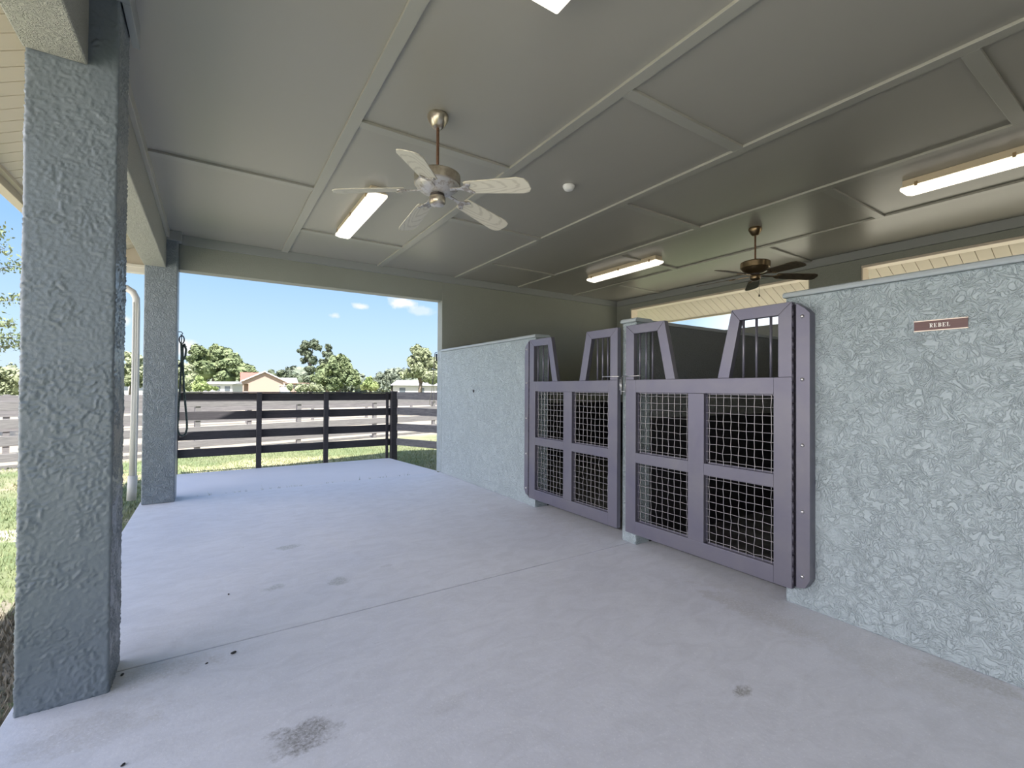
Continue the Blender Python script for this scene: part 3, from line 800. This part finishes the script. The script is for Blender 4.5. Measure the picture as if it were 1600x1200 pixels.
# ------------------------------------------------------------------ background
def tree(name, label, D, px, top_h, blobs, leaf, n, size, trunk_r=.25, trunk_h=2.5, group=None, cat='tree', seed=1, trunk=True, depth=1.0):
    """blobs: (sideways m, height m, radius m) round the trunk foot; each gets its own depth offset"""
    rnd = random.Random(seed)
    root = empty(name, far(px, D, -.13), YAW, label=label, cat=cat, group=group)
    bm = bmesh.new()
    B = []
    for (a, h, r) in blobs:
        B.append((Vector((a, rnd.uniform(-.5, .5) * r * depth, h)), r))
    extra = []
    for c, r in list(B):
        for _ in range(2):
            o = Vector((rnd.uniform(-.35, .35) * r, rnd.choice((-1, 1)) * rnd.uniform(.5, .9) * r * depth, rnd.uniform(-.25, .15) * r))
            extra.append((c + o, r * rnd.uniform(.55, .75)))
    # lumpy clumps on the surface
    clumps = []
    for c, r in B + extra:
        for _ in range(10):
            v = Vector((rnd.gauss(0, 1), rnd.gauss(0, 1), rnd.gauss(0, 1))).normalized()
            clumps.append((c + v * r * .72, r * rnd.uniform(.28, .42)))
    tot = sum(r * r for c, r in clumps)
    for c, r in clumps:
        k = max(4, int(n * r * r / tot))
        for _ in range(k):
            v = Vector((rnd.gauss(0, 1), rnd.gauss(0, 1), rnd.gauss(0, 1))).normalized()
            p = c + v * r * rnd.uniform(.55, 1.08)
            nrm = (v + Vector((rnd.uniform(-.7, .7), rnd.uniform(-.7, .7), rnd.uniform(-.4, .9)))).normalized()
            u = nrm.cross(Vector((rnd.uniform(-1, 1), rnd.uniform(-1, 1), rnd.uniform(-1, 1)))).normalized(); w = nrm.cross(u)
            s = size * rnd.uniform(.6, 1.3)
            bm.faces.new([bm.verts.new(p + u * s), bm.verts.new(p + w * s * .6), bm.verts.new(p - u * s), bm.verts.new(p - w * s * .6)])
    for c, r in B:
        bmesh.ops.create_icosphere(bm, subdivisions=2, radius=r * .72, matrix=Matrix.Translation(c))
    me = bpy.data.meshes.new('foliage'); bm.to_mesh(me); bm.free(); me.materials.append(leaf)
    f = bpy.data.objects.new('foliage', me); COL.objects.link(f); f.parent = root
    if trunk:
        t_ = MB().tube([(0, 0, -.2), (.05, 0, trunk_h * .5), (.1, .05, trunk_h)], trunk_r * 1.3, 9, r2=trunk_r * .8)
        for c, r in B[:4]:
            t_.tube([(.1, .05, trunk_h * .8), tuple((Vector((.1, .05, trunk_h)) + c) / 2), tuple(c)], trunk_r * .5, 7, r2=trunk_r * .2)
        t_.build('trunk', M_BARK, root)
    return root

# big live oak left of the house: D=70, 1 m ~ 10.3 px; horizon about y=609
def W(px0, D, items):
    """list of (px, py, radius px) -> (sideways, height, radius) metres at distance D"""
    s = D / FPX
    return [((a - px0) * s, 1.5 + (609 - b) * s + .13, c * s) for a, b, c in items]
tree('oak_tree', 'broad dark green oak tree left of the pink gabled house', 100, 335, 8, W(335, 100, [(318, 560, 18), (342, 561, 18), (360, 572, 17), (378, 585, 15), (305, 575, 17), (330, 582, 20), (355, 592, 15), (300, 592, 14), (385, 596, 9), (340, 550, 9)]), L_OAK, 15000, .47, .6, 4.2, 'trees beyond the fences', seed=3)
tree('pale_tree', 'pale feathery tree at the left edge of the opening beside the oak', 60, 283, 6, W(283, 60, [(283, 580, 14), (290, 595, 13), (276, 597, 12), (296, 604, 8)]), L_PALE, 5000, .30, .2, 2.0, 'trees beyond the fences', seed=5)
tree('lime_bush', 'bright lime green pointed bush under the oak tree', 46, 311, 3, W(311, 46, [(311, 604, 9), (312, 596, 6), (306, 608, 7), (318, 608, 7)]), L_LIME, 2600, .14, .08, .8, None, cat='bush', seed=6)
tree('tall_pine_tree', 'tall sparse dark tree behind and left of the big round tree', 100, 484, 10, W(484, 100, [(478, 543, 8), (490, 541, 8), (470, 552, 6), (482, 556, 7), (474, 566, 5), (497, 546, 6), (488, 566, 8), (484, 580, 9), (484, 596, 10)]), L_DARK, 5200, .34, .28, 7, 'trees beyond the fences', seed=7, depth=.7)
tree('tall_pine_tree', 'dark spiky tree top rising just behind the big round tree', 90, 512, 10, W(512, 90, [(513, 545, 5), (510, 556, 8), (518, 562, 9), (506, 572, 10), (513, 588, 12)]), L_DARK, 3800, .34, .28, 6, 'trees beyond the fences', seed=8, depth=.7)
tree('round_tree', 'large round dense green tree in the middle of the far opening', 66, 528, 7, W(528, 66, [(525, 575, 15), (540, 572, 9), (510, 588, 16), (540, 588, 16), (555, 597, 10), (525, 597, 15), (498, 600, 9), (535, 563, 7)]), L_OAK, 12000, .32, .35, 2.0, 'trees beyond the fences', seed=9)
tree('lime_bush', 'bright yellow green bush between the round tree and the far right trees', 42, 576, 3, W(576, 42, [(576, 602, 9), (570, 606, 7), (583, 606, 8), (577, 595, 5)]), L_LIME, 2600, .13, .08, .8, None, cat='bush', seed=10)
tree('grey_tree', 'tall pale grey green tree at the right jamb of the far opening', 70, 656, 7, W(656, 70, [(650, 548, 9), (660, 558, 13), (672, 568, 13), (645, 566, 9), (655, 580, 15), (640, 585, 8), (675, 590, 13), (630, 588, 6), (690, 580, 10)]), L_PALE, 9000, .32, .3, 2.5, 'trees beyond the fences', seed=11)
tree('grey_tree', 'dull grey green tree in the low tree line left of the tall pale tree', 95, 612, 5, W(612, 95, [(594, 590, 6), (604, 596, 8), (615, 590, 7), (622, 598, 8), (590, 600, 7), (608, 603, 6)]), L_GREY, 4500, .34, .25, 2, 'trees beyond the fences', seed=12)
tree('hedge_trees', 'dark tree line rising just right of the pink house roof', 135, 440, 5, W(440, 135, [(425, 590, 9), (440, 588, 9), (456, 591, 9), (468, 597, 9), (412, 597, 9), (450, 600, 8), (405, 600, 8)]), L_DARK, 5200, .42, .3, 2, None, seed=13)
tree('leafy_shrub', 'low green shrub bank between the house and the round tree', 58, 470, 3, W(470, 58, [(455, 608, 5), (465, 609, 5), (476, 609, 6), (488, 608, 6), (500, 609, 5)]), L_PALE, 2800, .2, .1, .5, None, cat='bush', seed=14, trunk=False)
tree('leafy_shrub', 'low green shrub bank below the oak tree', 62, 295, 3, W(295, 62, [(282, 609, 5), (295, 610, 5), (326, 610, 4), (338, 611, 3)]), L_LIME, 1600, .2, .1, .5, None, cat='bush', seed=15, trunk=False)
tree('hedge_trees', 'pale tree line seen between the two stucco columns', 70, 205, 5, W(205, 70, [(198, 560, 9), (210, 566, 12), (196, 582, 13), (212, 588, 14), (188, 596, 10), (222, 600, 12), (205, 600, 10), (175, 585, 14), (235, 585, 14), (245, 600, 12)]), L_PALE, 7000, .32, .3, 2, 'trees beyond the fences', seed=16)
tree('leafy_shrub', 'pale green bushes at the left edge of the picture below the branches', 30, 5, 5, W(5, 30, [(-20, 590, 22), (8, 592, 20), (25, 598, 16), (45, 596, 18), (-10, 610, 14), (20, 612, 14), (-20, 626, 15), (10, 632, 14)]), L_PALE, 5000, .11, .1, .5, None, cat='bush', seed=17, trunk=False)

# tree line on the horizon: one kind, copied
tn = tree('distant_tree', 'small hazy tree of the distant tree line on the horizon', 150, 300, 5, [(0, 3.5, 3.0), (2.4, 2.6, 2.4), (-2.4, 2.8, 2.5), (.8, 5.0, 2.2)], L_GREY, 1500, .5, .25, 2, 'distant tree line', seed=40)
kids = [o for o in COL.objects if o.parent == tn]
for i, px in enumerate([188, 222, 262, 286, 330, 360, 392, 430, 462, 478, 500, 520, 545, 565, 580, 592, 604, 620, 634, 648, 668, 690, 2, 20]):
    o = tn if i == 0 else tn.copy()
    if i:
        COL.objects.link(o)
        for k_ in kids:
            c_ = k_.copy(); COL.objects.link(c_); c_.parent = o
    D_ = 148 + (i % 4) * 16
    o.location = far(px, D_, -.13); sc_ = .75 + (i * 29 % 13) / 20 if i != 16 else .5; o.scale = (1.1 * sc_, 1.1 * sc_, sc_); o.rotation_euler = (0, 0, i * 1.7)

# near tree with loose branches hanging at the left edge
nt = empty('leafy_branch_tree', far(-190, 13.5, -.13), YAW, label='leafy tree whose branch tips reach in from the left edge', cat='tree')
rnd = random.Random(21)
tb = MB().tube([(0, 0, 0), (.1, 0, 2.0), (.2, .1, 4.6), (.3, .1, 6.4)], .16, 9, r2=.05)
s_ = 13.5 / FPX
ends = [(px, py) for px, py in [(14, 374), (20, 398), (8, 412), (-2, 360), (16, 470), (22, 512), (8, 530), (4, 556), (14, 545), (-4, 500), (-30, 400), (-40, 520), (-60, 470), (-25, 445)]]
bm = bmesh.new()
leaves = []
for (px, py) in ends:
    e = Vector(((px + 190) * s_, rnd.uniform(-.6, .6), 1.63 + (609 - py) * s_))
    st = Vector((.15, .05, e.z * .75))
    mid = (st + e) / 2 + Vector((0, 0, .35))
    P = [st.lerp(mid, t_).lerp(mid.lerp(e, t_), t_) for t_ in [i / 10 for i in range(11)]]
    tb.tube(P, .03, 6, r2=.006)
    for p in P[4:]:
        for _ in range(46):
            c = p + Vector((rnd.gauss(0, .12), rnd.gauss(0, .13), rnd.gauss(0, .09)))
            nrm = Vector((rnd.uniform(-1, 1), rnd.uniform(-1, 1), rnd.uniform(.0, 1))).normalized()
            u = nrm.cross(Vector((rnd.uniform(-1, 1), rnd.uniform(-1, 1), .2))).normalized(); w = nrm.cross(u); s2 = rnd.uniform(.045, .075)
            bm.faces.new([bm.verts.new(c + u * s2), bm.verts.new(c + w * s2 * .45), bm.verts.new(c - u * s2), bm.verts.new(c - w * s2 * .45)])
me = bpy.data.meshes.new('foliage'); bm.to_mesh(me); bm.free(); me.materials.append(L_OAK)
f = bpy.data.objects.new('foliage', me); COL.objects.link(f); f.parent = nt
tb.build('trunk', M_BARK, nt)

# pink gabled house
M_PINK = mat('pink_stucco', (.46, .315, .26), .8)
M_REDR = mat('red_roof', (.34, .12, .095), .7)
M_WTR = mat('white_trim', (.66, .62, .60), .5)
M_SHDW = mat('porch_shade', (.30, .22, .17), .8)  # wall tone darkened to paint the shade inside the porch
M_GLASS = mat('window_glass', (.10, .12, .14), .1)
D = 80; s = D / FPX
hs = empty('gabled_house', far(413, D, -.13), R(-2), label='pink house with white edged gable and red roof beyond the fences', cat='house')
hw = 3.5; eh = 2.9; pk = 4.35
MB().prism([(-hw + 1.1, 0), (hw - .2, 0), (hw - .2, eh - .15), (0, pk - .12), (-hw + .25, eh - .2), (-hw + .25, 2.25), (-hw + 1.1, 2.25)], 'y', 0, 9).build('wall', M_PINK, hs)
MB().box(-hw + .25, -hw + .42, .0, .17, 0, 2.3).build('porch_post', M_PINK, hs)
MB().box(-hw + .3, -hw + 1.1, 1.4, 1.5, 0, 2.3).build('porch_wall', M_SHDW, hs)
MB().box(-hw + .35, -hw + 1.05, .05, .10, .85, .95).box(-hw + .9, -hw + .95, .05, .10, 0, .9).build('porch_railing', M_WTR, hs)
for sx in (-1, 1):
    MB().prism([(sx * (hw + .15), eh - .36), (0, pk), (0, pk + .14), (sx * (hw + .15), eh - .20)], 'y', -.35, 9.4).build('roof_slope', M_REDR, hs)
    MB().prism([(sx * (hw + .15), eh - .40), (0, pk - .04), (0, pk + .16), (sx * (hw + .15), eh - .18)], 'y', -.42, -.34).build('rake_board', M_WTR, hs)
# cross wing roof at left and low wing at right
MB().prism([(.3, 2.6), (3.5, 4.3), (6.8, 2.6)], 'x', -hw - .1, -.3).build('wing_roof', M_REDR, hs)
MB().prism([(2.6, 2.45), (6.0, 3.5), (9.4, 2.45)], 'x', 1.0, hw + 2.2).build('wing_roof', M_WTR, hs)
MB().box(hw - .2, hw + 1.9, 3.2, 9, 0, 2.45).build('wing', M_PINK, hs)

M_CARW = mat('cart_body', (.30, .31, .33), .4); M_CARG = mat('cart_glass', (.55, .62, .68), .1)
ct = empty('utility_cart', far(449, 62, -.13), YAW, label='small dark utility cart with a roof parked right of the pink house', cat='cart')
MB().box(-.75, .75, -.8, .8, .3, .85).prism([(-.75, .85), (.75, .85), (.6, 1.05), (-.6, 1.05)], 'y', -.8, -.2).build('body', M_CARW, ct, bevel=.04)
MB().box(-.8, .8, -.75, .75, 1.85, 1.93).build('roof', M_CARW, ct, bevel=.02)
for a in (-.7, .7):
    for b in (-.65, .65):
        MB().tube([(a, b, .8), (a * .95, b * .9, 1.86)], .04, 6).build('roof_post', M_CARW, ct)
        MB().tube([(a * 1.05 - .1, b, .28), (a * 1.05 + .1, b, .28)], .28, 14).build('wheel', M_DARK, ct)
MB().box(-.62, .62, -.66, -.62, 1.05, 1.75).build('windscreen', M_CARG, ct)
# little shade roof right of the house
cp = empty('shade_shelter', far(463, 72, -.13), YAW, label='low flat shade shelter with a reddish roof right of the cart', cat='shelter')
MB().box(-1.6, 1.6, -1, 1, 2.3, 2.42).build('roof', mat('shelter_roof', (.55, .36, .30), .7), cp)
for a in (-1.45, 1.45):
    for b in (-.9, .9): MB().box(a - .06, a + .06, b - .06, b + .06, 0, 2.3).build('post', M_WTR, cp)

M_BARN = mat('white_boards', (.60, .57, .56), .7); M_GREYR = mat('grey_roof', (.42, .41, .43), .6)
def longhouse(px, D, w, h, rise, label, n, roofm, dep=8):
    b = empty('long_building', far(px, D, -.13), YAW, label=label, cat='building')
    MB().box(-w / 2, w / 2, 0, dep, 0, h).build('wall', M_BARN, b)
    MB().prism([(-.5, h - .05), (dep / 2, h + rise), (dep + .5, h - .05)], 'x', -w / 2 - .4, w / 2 + .4).build('roof', roofm, b)
    for i in range(n):
        x = -w / 2 + w * (i + .5) / n
        MB().box(x - .5, x + .5, -.04, .02, .9, h - .45).build('window', M_GLASS, b)
longhouse(340, 88, 5.6, 2.3, .45, 'low white building with dark openings under the oak tree', 3, M_GREYR, 5)
longhouse(658, 78, 9.5, 2.2, .9, 'white house with pale grey roof below the tall pale tree', 3, M_GREYR)
longhouse(196, 90, 9, 2.6, .8, 'white building seen between the two stucco columns', 3, M_GREYR)

# ------------------------------------------------------------------ light
w = bpy.data.worlds.new('sky'); scene.world = w; w.use_nodes = True
nt_ = w.node_tree; nt_.nodes.clear()
class WT(NT):
    def __init__(s, t): s.t = t; s.tc = t.nodes.new('ShaderNodeTexCoord')
t = WT(nt_)
out = t.n('ShaderNodeOutputWorld'); bg = t.n('ShaderNodeBackground'); t.l(bg.outputs[0], out.inputs[0])
dirv = t.tc.outputs['Generated']
sep = t.n('ShaderNodeSeparateXYZ'); t.l(dirv, sep.inputs[0])
SKY = t.ramp(sep.outputs['Z'], [(0.0, (.41, .49, .575)), (.10, (.32, .45, .585)), (.25, (.195, .34, .56)), (.45, (.15, .28, .53)), (1.0, (.20, .32, .55))])
# whiter, hazier sky towards the right hand side (+x)
haze = t.ramp(sep.outputs['X'], [(.80, 0), (.93, 1)])
c = t.mix(haze, SKY, (1.0, 1.02, 1.05))
# unseen western sky brightened to light the walls and floor
west = t.ramp(t.math('MULTIPLY', sep.outputs['X'], -1), [(.55, 0), (.85, 1)])
c = t.mix(west, c, (1.85, 1.78, 1.95))
# small clouds
def cloud(c, px, py, wr, hr, seed, amt):
    d = (FWD + RGT * ((px - 800) / FPX) - UPV * ((py - 600) / FPX)).normalized()
    ax = d.cross(Vector((0, 0, 1))).normalized(); ay = ax.cross(d)
    def dot(v):
        x = t.n('ShaderNodeVectorMath', operation='DOT_PRODUCT'); t.l(dirv, x.inputs[0]); x.inputs[1].default_value = v; return x.outputs['Value']
    a = t.math('DIVIDE', dot(ax), wr); b = t.math('DIVIDE', dot(ay), hr)
    r = t.math('SQRT', t.math('ADD', t.math('MULTIPLY', a, a), t.math('MULTIPLY', b, b)))
    nz = t.n('ShaderNodeTexNoise'); nz.inputs['Scale'].default_value = 26; nz.inputs['Detail'].default_value = 5; t.l(dirv, nz.inputs['Vector'])
    r = t.math('ADD', r, t.math('MULTIPLY', t.math('SUBTRACT', nz.outputs['Fac'], .5), 3.0))
    k = t.ramp(r, [(.35, 1), (1.1, 0)])
    front = t.math('GREATER_THAN', dot(d), .5)
    return t.mix(t.math('MULTIPLY', t.math('MULTIPLY', k, front), amt), c, (.58, .575, .56))
c = cloud(c, 622, 474, .036, .014, 0, 1.0)
c = cloud(c, 566, 479, .020, .008, 0, .75)
c = cloud(c, 523, 493, .016, .009, 0, .8)
c = cloud(c, 290, 545, .025, .016, 0, .9)
c = cloud(c, 196, 500, .012, .012, 0, .8)
c = cloud(c, 655, 485, .030, .010, 0, .4)
t.l(c, bg.inputs['Color'])
bg.inputs['Strength'].default_value = 1.0

sun_d = bpy.data.lights.new('sun', 'SUN'); sun = bpy.data.objects.new('sun', sun_d); COL.objects.link(sun)
sun_d.energy = 7.0; sun_d.angle = R(.6); sun_d.color = (1.0, .96, .89)
dvec = Vector((.09, .57, -1)).normalized()
sun.rotation_euler = dvec.to_track_quat('-Z', 'Y').to_euler()
sun.location = (0, -5, 12)

scene.view_settings.view_transform = 'Standard'
scene.view_settings.look = 'None'
scene.view_settings.exposure = 0.95
scene.view_settings.gamma = 1.0
scene.view_settings.use_curve_mapping = False
scene.cycles.use_denoising = True
scene.cycles.max_bounces = 10
scene.cycles.diffuse_bounces = 6
